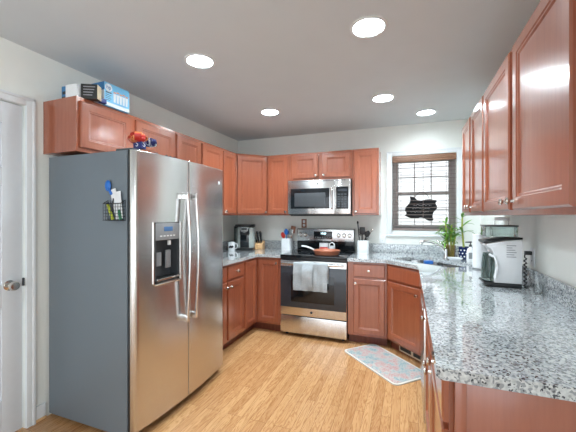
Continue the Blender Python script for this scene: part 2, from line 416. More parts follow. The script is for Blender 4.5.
# right wall (x runs along -Y)
RXf = .44
upper('far two door cherry wall cabinet on the right wall beside the window', (RXf, 3.07, 0), Rr, .835, UZ0-.004, UZ1, XR-RXf-.001,
      doors=((.025, .370, 1.387, 2.102, .345, 1.425), (.424, .816, 1.387, 2.102, .448, 1.425)))
upper('nearest two door cherry wall cabinet on the right wall above the coffee machine', (RXf, 2.235, 0), Rr, 1.18, UZ0-.004, UZ1, XR-RXf-.001,
      doors=((.020, .535, 1.387, 2.102, .510, 1.425), (.590, 1.126, 1.387, 2.102, .614, 1.425)))

# base cabinets
def base(label, loc, rz, w, depth=.608, z0=.1, z1=.878, group=None):
    c = thing('base_cabinet', label, 'cabinet', loc, rz, group)
    B(.0008, w-.0008, 0, depth, z0, z1, .0012, 1).build('cabinet_body', M['cherry'], c)
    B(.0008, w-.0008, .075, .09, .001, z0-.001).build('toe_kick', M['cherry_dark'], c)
    return c
DZ0, DZ1, WZ0, WZ1 = .125, .70, .722, .856
LX = -1.69
c = base('cherry base cabinet half hidden behind the refrigerator', (LX, 2.430, 0), Lr, .290)
add_door(c, .015, .275, DZ0, DZ1, .25, .655); d = add_door(c, .015, .275, WZ0, WZ1, .145, .79, 'drawer', True)
c = base('cherry base cabinet with one drawer left of the inner corner', (LX, 2.722, 0), Lr, .358)
add_door(c, .015, .338, DZ0, DZ1, .04, .655); add_door(c, .015, .338, WZ0, WZ1, .176, .79, 'drawer', True)
c = thing('base_cabinet', 'L shaped cherry corner base cabinet with two folding doors left of the stove', 'cabinet', (LX, 3.40, 0))
o = lambda x, y: (x-LX, y-3.40)
MB().prism([o(XL+.001, 3.082), o(LX, 3.082), o(LX, 3.40), o(-1.379, 3.40), o(-1.379, YB-.001), o(XL+.001, YB-.001)], .1, .878).build('cabinet_body', M['cherry'], c)
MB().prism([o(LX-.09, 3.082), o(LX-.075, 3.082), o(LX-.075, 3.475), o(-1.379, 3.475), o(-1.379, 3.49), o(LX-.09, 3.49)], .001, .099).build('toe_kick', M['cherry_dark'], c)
d = door_mesh(.262, .73).build('door', M['cherry'], c, (0, 3.095-3.40, .125), Lr, 20)
d = door_mesh(.262, .73).build('door', M['cherry'], c, (.025, 0, .125), 0, 20); knob(d, .238, .69)
# back run right of stove
c = base('cherry base cabinet with one drawer right of the stove', (-.612, 3.40, 0), 0, .40)
add_door(c, .064, .382, DZ0, DZ1, .088, .655); add_door(c, .064, .382, WZ0, WZ1, .223, .79, 'drawer', True)
# angled sink base
c = thing('base_cabinet', 'angled cherry sink base cabinet in the corner under the sink', 'cabinet', (-.211, 3.40, 0), -PI/4)
dl = (.115+.211)*math.sqrt(2); ey = 3.40-.326
Q = RZ(PI/4) @ T(.211, -3.40, 0)
pts = [(Q @ Vector((x, y, 0))).to_2d()[:] for x, y in ((-.211, 3.401), (.115, ey), (XR-.001, ey), (XR-.001, YB-.001), (-.211, YB-.001))]
MB().prism(pts, .1, .69, .001, seg=1).build('cabinet_body', M['cherry'], c)
B(0, dl, 0, .018, .69, .878).build('face_rail', M['cherry'], c)
add_door(c, .03, dl-.012, DZ0, DZ1, dl-.04, .64); add_door(c, .03, dl-.012, WZ0, WZ1, None, None, 'drawer_front', True)
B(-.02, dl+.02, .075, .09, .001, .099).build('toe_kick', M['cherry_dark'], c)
v = thing('toe_kick_vent', 'cream slotted vent set in the toe kick under the sink', 'vent', (-.211, 3.40, 0), -PI/4)
B(.10, dl-.03, .068, .0745, .012, .094, .002).build('vent_frame', M['vent'], v)
for a0 in (.115, .285):
    vo_ = B(a0, a0+.14, .0665, .068, .028, .078).build('vent_opening', M['black'], v)
    vm = MB()
    for k in range(7): vm.box(a0+.014+k*.019, a0+.018+k*.019, .0655, .067, .028, .078)
    vm.build('vent_louvre', M['dark_grey'], vo_)
# right run
RB = .115
c = base('long cherry base cabinet with two doors and two drawers nearest the camera', (RB, 2.165, 0), Rr, 1.08, XR-RB-.001)
add_door(c, .010, .500, DZ0, DZ1, .475, .64); add_door(c, .534, 1.072, DZ0, DZ1, .562, .64)
add_door(c, .010, .500, WZ0, WZ1, .245, .79, 'drawer', True); add_door(c, .534, 1.072, WZ0, WZ1, .803, .79, 'drawer', True)
c = base('narrow doorless cherry cabinet between the sink cabinet and the dishwasher', (RB, 3.072, 0), Rr, .285, .60)
pn = thing('cabinet_end_panel', 'plain cherry end panel under the near end of the counter', 'panel', (RB+.012, 1.055, 0))
B(0, XR-RB-.014, .0, .018, .001, .877, .001).build('panel_board', M['cherry'], pn)
B(0, .03, -.006, .0, .001, .877, .001).build('corner_stile', M['cherry'], pn)

# dishwasher
dw = thing('dishwasher', 'stainless dishwasher in the right run next to the sink cabinet', 'dishwasher', (RB, 2.81, 0), Rr)
B(.025, .63, .0, .58, .10, .872).build('tub', M['dark_grey'], dw)
d = B(.025, .63, -.028, -.001, .05, .775, .006).build('door', M['steel'], dw)
B(.025, .63, -.026, -.001, .778, .868, .005).build('control_panel', M['black_gloss'], dw)
MB().box(.10, .55, -.034, -.026, .735, .755, .003).build('handle', M['steel_h'], d)
B(.025, .63, .03, .05, .001, .095).build('kick_plate', M['black'], dw)

# ------------------------------------------------------------------ worktops
def rrect(cx, cy, hx, hy, r, ang=0, seg=6):
    out = []
    for sx, sy, a0 in ((1, 1, 0), (-1, 1, PI/2), (-1, -1, PI), (1, -1, 1.5*PI)):
        for k in range(seg+1):
            a = a0+PI/2*k/seg; x = sx*(hx-r)+r*math.cos(a); y = sy*(hy-r)+r*math.sin(a)
            out.append((cx+x*math.cos(ang)-y*math.sin(ang), cy+x*math.sin(ang)+y*math.cos(ang)))
    return out
CT0, CT = .880, .915
w1 = thing('granite_worktop', 'speckled grey granite worktop left of the stove', 'countertop')
slab([(XL+.001, 2.425), (-1.66, 2.425), (-1.66, 3.37), (-1.379, 3.37), (-1.379, YB-.001), (XL+.001, YB-.001)], CT0, CT).build('worktop_slab', M['granite'], w1, angle=20)
bsm = MB(); bsm.box(XL+.022, -1.379, YB-.021, YB-.001, CT+.0005, CT+.11, .002).box(XL+.001, XL+.021, 2.425, YB-.001, CT+.0005, CT+.11, .002)
bsm.build('backsplash', M['granite'], w1)
w2 = thing('granite_worktop', 'long speckled grey granite worktop with the sink, right of the stove', 'countertop')
hole = rrect(.209, 3.419, .355, .19, .07, -PI/4)
edge = [(-.611, 3.37), (-.222, 3.37), (.076, 3.072), (.076, 1.045), (.084, 1.035), (.094, 1.03), (XR-.001, 1.03), (XR-.001, YB-.001), (-.611, YB-.001)]
slab(edge, CT0, CT, [hole]).build('worktop_slab', M['granite'], w2, angle=20)
bsm = MB(); bsm.box(-.611, XR-.022, YB-.021, YB-.001, CT+.0005, CT+.11, .002).box(XR-.021, XR-.001, 1.03, YB-.001, CT+.0005, CT+.11, .002)
bsm.build('backsplash', M['granite'], w2)
# sink bowl and tap
sk = thing('kitchen_sink', 'stainless undermount corner sink below the window', 'sink', (.209, 3.419, 0), -PI/4)
sm = MB(); rows = []
for hx, hy, r, z in ((.375, .21, .08, .879), (.352, .187, .068, .879), (.345, .18, .065, .72), (.31, .15, .05, .70), (.02, .02, .01, .698)):
    rr = rrect(0, 0, hx, hy, r); rows.append([(x, y, z) for x, y in rr]+[(rr[0][0], rr[0][1], z)])
sm.grid(rows).build('sink_bowl', M['steel_h'], sk)
MB().lathe([(.0, .701), (.035, .701), (.04, .703), (.03, .7035)], 20).build('drain', M['chrome'], sk)
ft = thing('kitchen_tap', 'brushed metal kitchen tap with low curved spout beside the sink', 'tap', (.36, 3.70, CT))
MB().lathe([(.03, .001), (.03, .008), (.024, .014), (.021, .06), (.018, .1), (.0, .108)], 20).build('tap_body', M['chrome'], ft)
sp = [(-.0, -.0, .05), (-.05, -.03, .115), (-.10, -.055, .155), (-.15, -.08, .178), (-.20, -.105, .185), (-.235, -.12, .178), (-.245, -.126, .150)]
MB().tube(sp, [.016, .0155, .015, .014, .0135, .014, .016], 12).build('spout', M['chrome'], ft)
MB().tube([(0, 0, .105), (-.015, .01, .13), (-.05, .03, .165), (-.085, .05, .185)], [.014, .012, .009, .007], 10).build('tap_lever', M['chrome'], ft)

# ------------------------------------------------------------------ refrigerator (local x along +Y, y towards the wall)
fg = thing('refrigerator', 'stainless side by side refrigerator with grey sides', 'refrigerator', (-1.522, 1.433, 0), Lr)
FW, FH = .985, 1.757
fb = B(0, FW, .052, .752, .03, FH, .006).build('body', M['fridge_side'], fg)
B(.03, FW-.03, .06, .09, .012, .062).build('toe_grille', M['black'], fg)
for x in (.06, FW-.06):
    for y in (.14, .70): MB().lathe([(.02, .0), (.02, .03)], 12, T(x, y, 0)).build('foot', M['black'], fg)
def bulge(x): 
    u = (x-FW/2)/(FW/2); return -.034*(1-u*u)
def fdoor(x0, x1, hole=None):
    """curved door skin with an optional recess (x0,x1,z0,z1,depth)"""
    z0, z1 = .062, FH; b = bmesh.new(); R = .022
    outerL, outerR = x0 < .1, x1 > FW-.1
    xs = [x0+(x1-x0)*k/16 for k in range(17)]
    if hole: xs = sorted(set([x for x in xs if min(abs(x-hole[0]), abs(x-hole[1])) > .012]+[hole[0], hole[1]]))
    def fy(x):
        y = bulge(x)
        for e, on in ((x-x0, outerL), (x1-x, outerR)):
            r = R*1.5 if on else .006
            if e < r: y += r-math.sqrt(max(0, r*r-(r-e)**2))
        return y
    ext = []
    for e, on in ((x0, outerL), (x1, outerR)):
        r = R*1.5 if on else .006; sg = 1 if e == x0 else -1
        ext += [e+sg*r*(1-math.cos(PI/2*k/6)) for k in range(7)]
    xs = sorted(set(round(x, 5) for x in xs+ext))
    zs = [z0, z0+.004, z1-.004, z1] if not hole else [z0, z0+.004, hole[2], hole[3], z1-.004, z1]
    dy = lambda z: .004 if z in (z0, z1) else 0
    V = [[b.verts.new((x, fy(x)+dy(z), z)) for x in xs] for z in zs]
    BK = .046
    def inhole(i, j): return hole and zs[j] >= hole[2]-1e-6 and zs[j+1] <= hole[3]+1e-6 and xs[i] >= hole[0]-1e-4 and xs[i+1] <= hole[1]+1e-4
    for j in range(len(zs)-1):
        for i in range(len(xs)-1):
            if not inhole(i, j): b.faces.new((V[j][i], V[j][i+1], V[j+1][i+1], V[j+1][i]))
    # back and sides
    per = [V[0][i] for i in range(len(xs))]+[V[j][-1] for j in range(1, len(zs))]+[V[-1][i] for i in range(len(xs)-2, -1, -1)]+[V[j][0] for j in range(len(zs)-2, 0, -1)]
    bk = [b.verts.new((p.co.x, BK, p.co.z)) for p in per]
    sides = [b.faces.new((per[k], bk[k], bk[(k+1) % len(per)], per[(k+1) % len(per)])) for k in range(len(per))]
    sides.append(b.faces.new(bk))
    bmesh.ops.recalc_face_normals(b, faces=b.faces)
    for f in b.faces: f.material_index = 0
    for f in sides: f.material_index = 1
    m = MB(); me = bpy.data.meshes.new('t'); b.to_mesh(me); b.free(); m.bm.from_mesh(me); bpy.data.meshes.remove(me)
    return m
hx0, hx1, hz0, hz1 = .142, .368, .93, 1.318
fl = fdoor(.003, .4595, (hx0, hx1, hz0, hz1)).build('door', [M['steel'], M['black']], fg, angle=30)
frr = fdoor(.4655, FW-.003).build('door', [M['steel'], M['black']], fg, angle=30)
tag(fl, 'left door with the ice and water dispenser'); tag(frr, 'plain right door')
yb = bulge((hx0+hx1)/2)
dp = MB(); dd = .072
dp.mi = 0
dp.box(hx0, hx0+.012, yb, yb+dd, hz0, hz1).box(hx1-.012, hx1, yb, yb+dd, hz0, hz1).box(hx0, hx1, yb, yb+dd, hz0, hz0+.014).box(hx0, hx1, yb, yb+dd, hz1-.01, hz1)
dp.box(hx0, hx1, yb+dd, yb+dd+.006, hz0, hz1)
dp.build('dispenser_recess', M['dark_grey'], fl)
bz = MB().tube([(x, bulge(x)-.001, z) for x, z in ((hx0-.004, hz1+.002), (hx0-.004, hz0), (hx0+.006, hz0-.01), (hx1-.008, hz0-.01), (hx1+.004, hz0), (hx1+.004, hz1+.002))], .0085, 8)
bz.build('dispenser_bezel', M['nickel'], fl)
B(hx0+.003, hx1-.003, yb-.004, yb+.05, hz1-.115, hz1-.004, .006).build('dispenser_panel', M['grey'], fl)
B(hx0+.075, hx0+.155, yb-.006, yb, hz1-.058, hz1-.028, .002).build('dispenser_display', M['lcd'], fl)
bt = MB()
for k in range(5): bt.box(hx0+.04+k*.03, hx0+.058+k*.03, yb-.0055, yb, hz1-.092, hz1-.084)
bt.build('dispenser_buttons', M['white'], fl)
tr = B(hx0+.012, hx1-.012, yb-.012, yb+dd-.005, hz0+.014, hz0+.028, .003)
tr.build('drip_tray', M['nickel'], fl)
tm = MB()
for k in range(8): tm.box(hx0+.02+k*.0245, hx0+.036+k*.0245, yb-.006, yb+dd-.012, hz0+.0275, hz0+.029)
tm.build('tray_grille', M['black'], fl)
pm = MB().box(hx0+.045, hx0+.095, yb+.035, yb+.045, hz0+.10, hz0+.19, .004, mat=None); pm.box(hx0+.135, hx0+.185, yb+.035, yb+.045, hz0+.08, hz0+.20, .004)
pm.build('dispenser_paddle', M['grey'], fl)
MB().lathe([(.012, 0), (.012, .03)], 12, T(hx0+.16, yb+.03, hz0+.235)).build('water_spout', M['white'], fl)
for o_, hx in ((fl, .398), (frr, .490)):
    y0 = bulge(hx); m = MB(); pts = []
    for k in range(15):
        t = k/14; pts.append((hx, y0-.040-.022*math.sin(PI*t), .63+.885*t))
    m.tube(pts, .0165, 14, flat=.75)
    for z in (.645, 1.50): m.box(hx-.0155, hx+.0155, y0-.05, y0+.002, z-.022, z+.022, .005)
    m.build('handle', M['steel_h'], o_)
B(.885-.012, .885+.010, bulge(.885)-.004, bulge(.885)+.002, 1.628, 1.652, .002).build('badge', M['white'], frr)
for x in (.05, FW-.05): B(x-.035, x+.035, .03, .16, FH+.0005, FH+.014, .004).build('hinge_cover', M['dark_grey'], fg)
# ---- mesh pocket on the fridge side and what is in it (faces -Y)
pk = thing('wire_pocket', 'black wire mesh pocket stuck on the grey refrigerator side', 'holder', (-1.655, 1.4325, 1.335))
pm = MB()
for k in range(8):
    x = -.07+k*.02
    pm.tube([(x, -.002, .12), (x, -.002, 0), (x, -.036, 0), (x, -.036, .10)], .0013, 6)
for k in range(6):
    pm.tube([(-.07, -.002, .001+k*.0205), (-.07, -.036, .001+k*.0195), (.07, -.036, .001+k*.0195), (.07, -.002, .001+k*.0205)], .0013, 6)
pm.tube([(-.07, -.002, .12), (-.07, -.036, .10), (.07, -.036, .10), (.07, -.002, .12)], .0025, 6)
pm.box(-.072, .072, -.038, 0, -.003, -.0005)
pm.build('wire_basket', M['black'], pk)
B(-.014, .014, -.008, -.0005, .108, .135, .002).build('magnet_clip', M['black'], pk)
def stick(name, label, cat, mat, base_, tilt, length, r, tipmat=None, flat=1.0, group=None):
    t = thing(name, label, cat, base_); t.rotation_euler = tilt
    MB().tube([(0, 0, 0), (0, 0, length*.7), (0, 0, length)], [r, r, r*.8], 10, flat=flat).build('barrel', mat, t)
    if tipmat: MB().tube([(0, 0, length*1.0), (0, 0, length*1.12)], [r*1.15, r*1.0], 10).build('cap', tipmat, t)
    return t
stick('highlighter', 'yellow green highlighter leaning in the wire pocket', 'pen', M['yellow'], (-1.662, 1.412, 1.339), (.0, -.45, 0), .10, .009, M['dark_grey'])
stick('marker', 'green marker at the bottom right of the wire pocket', 'pen', M['green'], (-1.600, 1.412, 1.339), (.0, -.2, 0), .06, .010)
stick('pen', 'black pen standing upright in the wire pocket', 'pen', M['black'], (-1.688, 1.418, 1.339), (.0, .18, 0), .13, .006)
t = thing('folded_paper', 'white folded papers sticking out of the wire pocket', 'paper', (-1.612, 1.421, 1.343))
pp = MB(); pp.box(-.03, .025, -.008, -.004, 0, .165, .002, mat=RY(-.12)); pp.box(-.035, .012, -.002, .002, .01, .19, .002, mat=RY(-.28)); pp.build('sheets', M['paper'], t)
t = thing('blue_clip', 'bright blue clip above the papers on the refrigerator side', 'clip', (-1.715, 1.432, 1.545))
MB().ball((0, -.011, .0), (.024, .01, .034)).tube([(.01, -.012, -.02), (.035, -.014, -.055)], .009, 8).build('clip_body', M['blue'], t)

# ---- things on the refrigerator
ty = FH+.0005
d = thing('glass_platter', 'clear glass platter lying on the refrigerator under the ribbon bows', 'dish', (-1.66, 1.62, ty))
MB().lathe([(.02, .002), (.055, .002), (.09, .012), (.105, .024), (.108, .024), (.094, .009), (.06, -.001+.001), (.02, .0)], 28).build('bowl', M['glass'], d)
def bow(name, label, cat, mats, loc, n, r, seed, h):
    rd = random.Random(seed); t = thing(name, label, cat, loc)
    for gi, (nm, mat) in enumerate(mats):
        m = MB()
        for k in range(n):
            a = 2*PI*(k+gi*.5)/n+rd.uniform(-.2, .2); el = rd.uniform(.15, 1.15); L = r*rd.uniform(.8, 1.1); w = r*.34
            rows = []
            for q in range(11):
                u = q/10*2*PI; rad = L*(1-math.cos(u))/2; s_ = L*.28*math.sin(u)
                x = rad*math.cos(el)-s_*math.sin(el); z = rad*math.sin(el)+s_*math.cos(el)
                rows.append([(x*math.cos(a)-y*math.sin(a), x*math.sin(a)+y*math.cos(a), h+max(z, -h+.002)) for y in (-w, 0, w)])
            m.grid(rows, .0012)
        m.build(nm, mat, t)
    return t
bow('ribbon_bow', 'red looped ribbon bow with blue band on top of the refrigerator', 'decoration', (('red_loops', M['red']), ('orange_loops', M['orange'])), (-1.60, 1.545, ty+.026), 13, .06, 3, .05).children[0]
rb = [o for o in COL.objects if o.name == 'ribbon_bow'][0]
MB().box(-.033, .033, -.012, .03, .0, .06, .005).build('blue_band', M['box_navy'], rb)
text_mesh('S', .05, M['chalk'], 'white_letter', rb, (0, -.0135, .03), (PI/2, 0, 0))
text_mesh('S', .05, M['chalk'], 'white_letter', rb, (.034, .01, .03), (PI/2, 0, PI/2))
bow('ribbon_bow', 'blue and white looped ribbon bow right of the red one', 'decoration', (('blue_loops', M['box_navy']), ('white_loops', M['chalk'])), (-1.595, 1.635, ty+.026), 7, .05, 5, .04)
for i, y in enumerate((1.77, 1.81, 1.85)):
    k = thing('toy_figure', ('small dark figurine lying nearest the bows on the refrigerator', 'small dark figurine in the middle of the row on the refrigerator', 'small dark figurine at the far end of the row on the refrigerator')[i], 'figurine', (-1.60, y, ty), 0, 'figurines on the refrigerator')
    MB().ball((0, 0, .012), (.016, .013, .012)).ball((.012, .008, .022), .009).build('figure_body', M['ink'], k)

# ---- boxes on the cabinet above the fridge
tz = UZ1+.0005
bx = thing('blue_box', 'large light blue carton with white picture of cups above the refrigerator', 'box', (-2.02, 1.71, tz), -.02)
m = MB(); m.box(-.24, .06, -.11, .095, 0, .162, .002); bo = m.build('carton', M['box_blue'], bx)
B(-.239, .059, -.1115, -.11, .105, .1615, .0004).build('blue_side_band', M['box_deep'], bx)
B(-.239, .059, -.1112, -.11, .001, .105, .0004).build('white_side', M['paper'], bx)
B(.06, .0612, -.109, .094, .002, .026, .0003).build('white_stripe', M['paper'], bx)
MB().lathe([(.0, 0), (.027, 0), (.027, .0014), (.0, .0014)], 28, T(.0598, -.078, .128) @ RY(PI/2)).build('round_logo', M['paper'], bx)
text_mesh('hp', .038, M['box_deep'], 'logo_letters', bx, (.0616, -.078, .130), (PI/2, 0, PI/2))
cm = MB()
for k in range(5):
    y = -.03+k*.025
    cm.prism([(y-.007, .04), (y+.007, .04), (y+.011, .10), (y-.011, .10)], 0, .0014, mat=T(.06, 0, 0) @ Matrix(((0,0,1,0),(1,0,0,0),(0,1,0,0),(0,0,0,1))))
cm.build('cup_picture', M['paper'], bx)
cm = MB()
for k in range(5):
    y = -.03+k*.025; cm.box(.061, .0618, y-.010, y+.010, .104+.006*(k % 2), .113+.006*(k % 2))
cm.build('cup_topping', M['orange'], bx)
lm = MB()
for k in range(4): lm.box(.0605, .0612, -.10, -.065+.008*(k % 2), .04+k*.012, .044+k*.012)
lm.box(.0605, .0613, -.10, -.055, .09, .098)
lm.build('print_lines', M['ink'], bx)
bx = thing('black_box', 'small black box with cream side leaning in front of the blue carton', 'box', (-1.925, 1.53, tz), .5)
B(-.10, .0, -.03, .03, 0, .095, .002).build('carton', M['box_black'], bx)
B(.0, .0012, -.029, .029, .001, .094, .0004).build('cream_side', M['cream'], bx)
lm = MB()
for k in range(4): lm.box(-.085, -.03+.006*k, -.031, -.03, .02+k*.018, .026+k*.018)
lm.build('print_lines', M['ink_grey'], bx)
bx = thing('white_box', 'small plain white box at the front corner above the refrigerator', 'box', (-2.05, 1.455, tz), .1)
B(-.045, .045, -.03, .03, 0, .085, .002).build('carton', M['paper'], bx)
bx = thing('patterned_box', 'dark blue and white box at the wall side of the box pile', 'box', (-2.145, 1.50, tz), 0)
B(-.05, .05, -.035, .035, 0, .105, .002).build('carton', M['box_deep'], bx)
lm = MB()
for k, (a, b, z0, z1) in enumerate(((-.045, .045, .005, .035), (-.04, -.01, .05, .07), (.01, .04, .05, .09))): lm.box(a, b, -.0362, -.035, z0, z1)
lm.build('print_patches', [M['ink']], bx)
bx = thing('navy_box', 'small flat navy box peeking out under the black box', 'box', (-1.94, 1.581, tz), 0)
B(-.03, .0, -.022, .018, 0, .03, .002).build('carton', M['box_navy'], bx)

# ------------------------------------------------------------------ microwave
mw = thing('microwave', 'stainless over the range microwave with black glass door', 'microwave', (-1.376, 3.615, 1.372))
MWW, MWH = .758, .414
B(.004, MWW-.004, .03, .40, .0, MWH, .003).build('body', M['dark_grey'], mw)
d = MB(); d.box(0, .575, 0, .032, .012, MWH, .004); d = d.build('door', M['steel'], mw)
B(.035, .515, -.003, .004, .075, .315, .004).build('door_glass', M['black_gloss'], d)
B(.085, .465, -.0042, -.002, .10, .262, .003).build('window_screen', M['dark_grey'], d)
MB().tube([(.545, .0, .07), (.545, -.038, .085), (.545, -.044, .20), (.545, -.038, .315), (.545, 0, .33)], .011, 10).build('handle', M['steel_h'], d)
MB().lathe([(.0, 0), (.011, 0), (.011, .002), (.0, .002)], 20, T(.37, .0, .37) @ RX(PI/2)).build('round_logo', M['ink'], d)
p = B(.578, MWW, 0, .032, .012, MWH, .004).build('control_panel', M['steel'], mw)
B(.592, .735, -.003, .004, .07, .325, .004).build('keypad_glass', M['black_gloss'], p)
km = MB()
for r in range(6):
    for q in range(3): km.box(.612+q*.037, .637+q*.037, -.0042, -.003, .09+r*.028, .105+r*.028)
km.build('keys', M['dark_grey'], p)
B(.612, .716, -.0042, -.003, .272, .30).build('keypad_display', M['oven_glass'], p)
vm = MB()
for k in range(22): vm.box(.05+k*.03, .07+k*.03, -.0005, .01, MWH-.018, MWH-.010)
vm.build('vent_slots', M['dark_grey'], mw)
B(.02, MWW-.02, .035, .38, -.012, -.0005, .003).build('grease_filter', M['black'], mw)

# ------------------------------------------------------------------ range
st = thing('electric_range', 'stainless electric range with black glass cooktop', 'stove', (-1.374, 3.385, 0))
SW = .756
B(.004, SW-.004, .03, .60, .03, .895).build('body', M['dark_grey'], st)
for x in (.05, SW-.05):
    for y in (.07, .56): MB().lathe([(.018, 0), (.018, .03)], 12, T(x, y, 0)).build('foot', M['black'], st)
ck = B(0, SW, -.02, .545, .897, .921, .005).build('cooktop', M['black_gloss'], st)
rg = MB()
for x, y, r in ((.2, .13, .1), (.56, .13, .085), (.2, .39, .08), (.56, .39, .1)):
    rg.lathe([(r-.002, .9212), (r, .9212), (r, .9216), (r-.002, .9216)], 40, T(x, y, 0), caps=False)
rg.build('burner_ring', M['ink_grey'], ck)
B(0, SW, -.016, .02, .868, .895, .003).build('front_trim', M['black'], st)
od = B(0, SW, -.018, .028, .245, .862, .006).build('oven_door', M['steel'], st)
B(.002, SW-.002, -.0215, -.015, .335, .795, .004).build('oven_glass', M['oven_glass'], od)
B(.13, SW-.13, -.0225, -.02, .40, .70, .004).build('oven_window', M['black_gloss'], od)
hm = MB().tube([(.03, -.06, .832), (SW-.03, -.06, .832)], .0145, 14)
for x in (.05, SW-.05): hm.box(x-.014, x+.014, -.06, -.016, .82, .844, .004)
hm.build('handle', M['steel_h'], od)
MB().lathe([(.0, 0), (.014, 0), (.014, .002), (.0, .002)], 20, T(SW/2-.01, -.018, .292) @ RX(PI/2)).build('round_logo', M['ink'], od)
B(0, SW, -.016, .028, .045, .236, .006).build('storage_drawer', M['steel'], st)
bg = B(.006, SW-.006, .548, .60, .921, 1.198, .006).build('backguard', M['black_gloss'], st)
B(.012, SW-.012, .538, .552, 1.04, 1.192, .006).build('control_fascia', M['steel'], bg)
B(.235, .475, .534, .54, 1.072, 1.165, .008).build('control_glass', M['black_gloss'], bg)
text_mesh('10:28', .032, M['digits'], 'clock_digits', bg, (.36, .5335, 1.138), (PI/2, 0, 0))
bm_ = MB()
for k in range(7): bm_.box(.25+k*.031, .268+k*.031, .5332, .5345, 1.085, 1.094)
bm_.build('touch_keys', M['grey'], bg)
for x in (.055, .12, .555, .625, .693):
    k = MB().lathe([(.026, 0), (.027, .006), (.021, .01), (.019, .028), (.0, .03)], 20, T(x, .538, 1.118) @ RX(PI/2))
    k.box(x-.004, x+.004, .502, .512, 1.102, 1.134, .002).build('knob', M['nickel'], bg)
# towel over the oven handle
tw = thing('dish_towel', 'grey terry dish towel folded over the oven door handle', 'towel', (-1.0, 3.325, .832))
def drape(x0, x1, zf, zb, r, amp, ph, off=0):
    rows = []; prof = []
    for k in range(7): prof.append((r*1.0, zb+(0-zb)*k/6))
    for k in range(1, 8): a = PI*k/8; prof.append((r*math.cos(a), r*math.sin(a)))
    for k in range(13): prof.append((-r-off*min(1, k/3), zf*k/12))
    for y, z in prof:
        row = []
        for q in range(25):
            x = x0+(x1-x0)*q/24; f = min(1, abs(z)/.1) if y < 0 else 0
            row.append((x*(1-.02*f)+.004*f*math.sin(9*z+ph), y-f*amp*(1+math.sin(x*58+ph+z*5))*.5-f*.004*math.sin(z*31+x*17), z))
        rows.append(row)
    return MB().grid(rows, .004)
drape(-.195, .195, -.285, -.20, .019, .016, 0).build('towel_cloth', M['towel'], tw, angle=80)
drape(-.085, .03, -.238, -.15, .0245, .002, 1.2, .034).build('centre_fold', M['towel'], tw, angle=80)
# frying pan
fp = thing('frying_pan', 'copper coloured frying pan with pale handle on the cooktop', 'pan', (-.875, 3.535, .9215), .0)
MB().lathe([(.0, .0), (.12, .0), (.135, .006), (.15, .04), (.155, .052), (.151, .053), (.146, .042), (.13, .009), (.0, .007)], 36).build('pan_bowl', M['copper'], fp)
MB().tube([(-.146, .03, .042), (-.20, .05, .06), (-.27, .085, .075), (-.335, .12, .078)], [.009, .011, .012, .010], 10, flat=.7).build('handle', M['ceramic'], fp)
mg = thing('tea_box', 'small red and white carton behind the frying pan', 'carton', (-.985, 3.86, .9217))
B(-.055, .055, -.03, .03, 0, .105, .003).build('carton', M['ceramic'], mg)
B(-.05, .05, -.0315, -.03, .01, .055, .002).build('red_panel', M['red'], mg)
mg = thing('mug', 'white mug with arched handle behind the frying pan', 'mug', (-.875, 3.80, .9217))
MB().lathe([(.0, .0), (.034, .0), (.038, .01), (.038, .075), (.035, .075), (.034, .01), (.0, .006)], 24).build('cup', M['ceramic'], mg)
MB().tube([(-.03, 0, .07), (-.028, 0, .10), (0, 0, .118), (.028, 0, .10), (.03, 0, .07)], .007, 10).build('handle', M['ceramic'], mg)

# ------------------------------------------------------------------ left worktop items
ke = thing('pod_coffee_maker', 'silver and black pod coffee maker in the left corner', 'coffee maker', (-2.02, 3.72, CT+.0005), .35)
def stad(w, d, n=14): # rounded box outline
    return rrect(0, 0, w/2, d/2, min(w, d)*.38, 0, n//2)
MB().prism(stad(.23, .25), .0, .03, .004).build('base', M['black'], ke)
km = MB().prism([(x, y+.03) for x, y in stad(.255, .19)], .03, .285, .006); km.build('housing', M['silver'], ke)
km = MB().prism([(x-.115, y+.02) for x, y in stad(.05, .19)], .03, .31, .006); km.build('water_tank', M['smoke'], ke)
MB().prism([(x+.005, y-.0) for x, y in stad(.125, .25)], .20, .30, .015).build('brew_head', M['black'], ke)
MB().prism([(x, y+.01) for x, y in stad(.26, .26)], .30, .335, .012).build('lid', M['black'], ke)
B(-.055, .06, -.075, -.06, .03, .29, .004).build('brew_bay', M['black_gloss'], ke)
B(-.05, .055, -.115, -.062, .031, .042, .003).build('drip_tray', M['black'], ke)
km = MB().prism([(-.06, .0), (.06, .0), (.045, -.05), (.0, -.07), (-.045, -.05)], 0, .004, mat=T(.005, -.124, .30) @ RX(PI/2)); km.build('control_shield', M['nickel'], ke)
B(-.03, .04, -.132, -.128, .268, .288, .002).build('display', M['black_gloss'], ke)
mg = thing('mug', 'white square mug with dark lettering left of the pod coffee maker', 'mug', (-2.13, 3.56, CT+.0005), .5)
MB().lathe([(.0, .0), (.040, .0), (.044, .006), (.045, .11), (.041, .11), (.040, .01), (.0, .007)], 28).build('cup', M['ceramic'], mg)
MB().tube([(.043, 0, .09), (.07, 0, .085), (.075, 0, .055), (.065, 0, .03), (.042, 0, .025)], .006, 8).build('handle', M['ceramic'], mg)
lm = MB()
for a, z in ((-.5, .05), (-.22, .055), (.05, .05), (.3, .055)):
    lm.box(-.007, .007, -.047, -.0445, z-.014, z+.014, mat=RZ(a)); lm.box(-.014, .014, -.047, -.0445, z-.004, z+.004, mat=RZ(a))
lm.build('lettering', M['ink'], mg)
ww_ = thing('wire_rack', 'small black wire rack half hidden behind the refrigerator edge', 'rack', (-2.18, 3.40, CT+.0005))
m = MB()
for k in range(5):
    x = -.05+k*.025; m.tube([(x, -.04, .003), (x, -.04, .085), (x, .04, .06), (x, .04, .003)], .003, 6)
for y, z in ((-.04, .003), (.04, .003), (-.04, .085)): m.tube([(-.05, y, z), (.05, y, z)], .003, 6)
m.build('wires', M['black'], ww_)
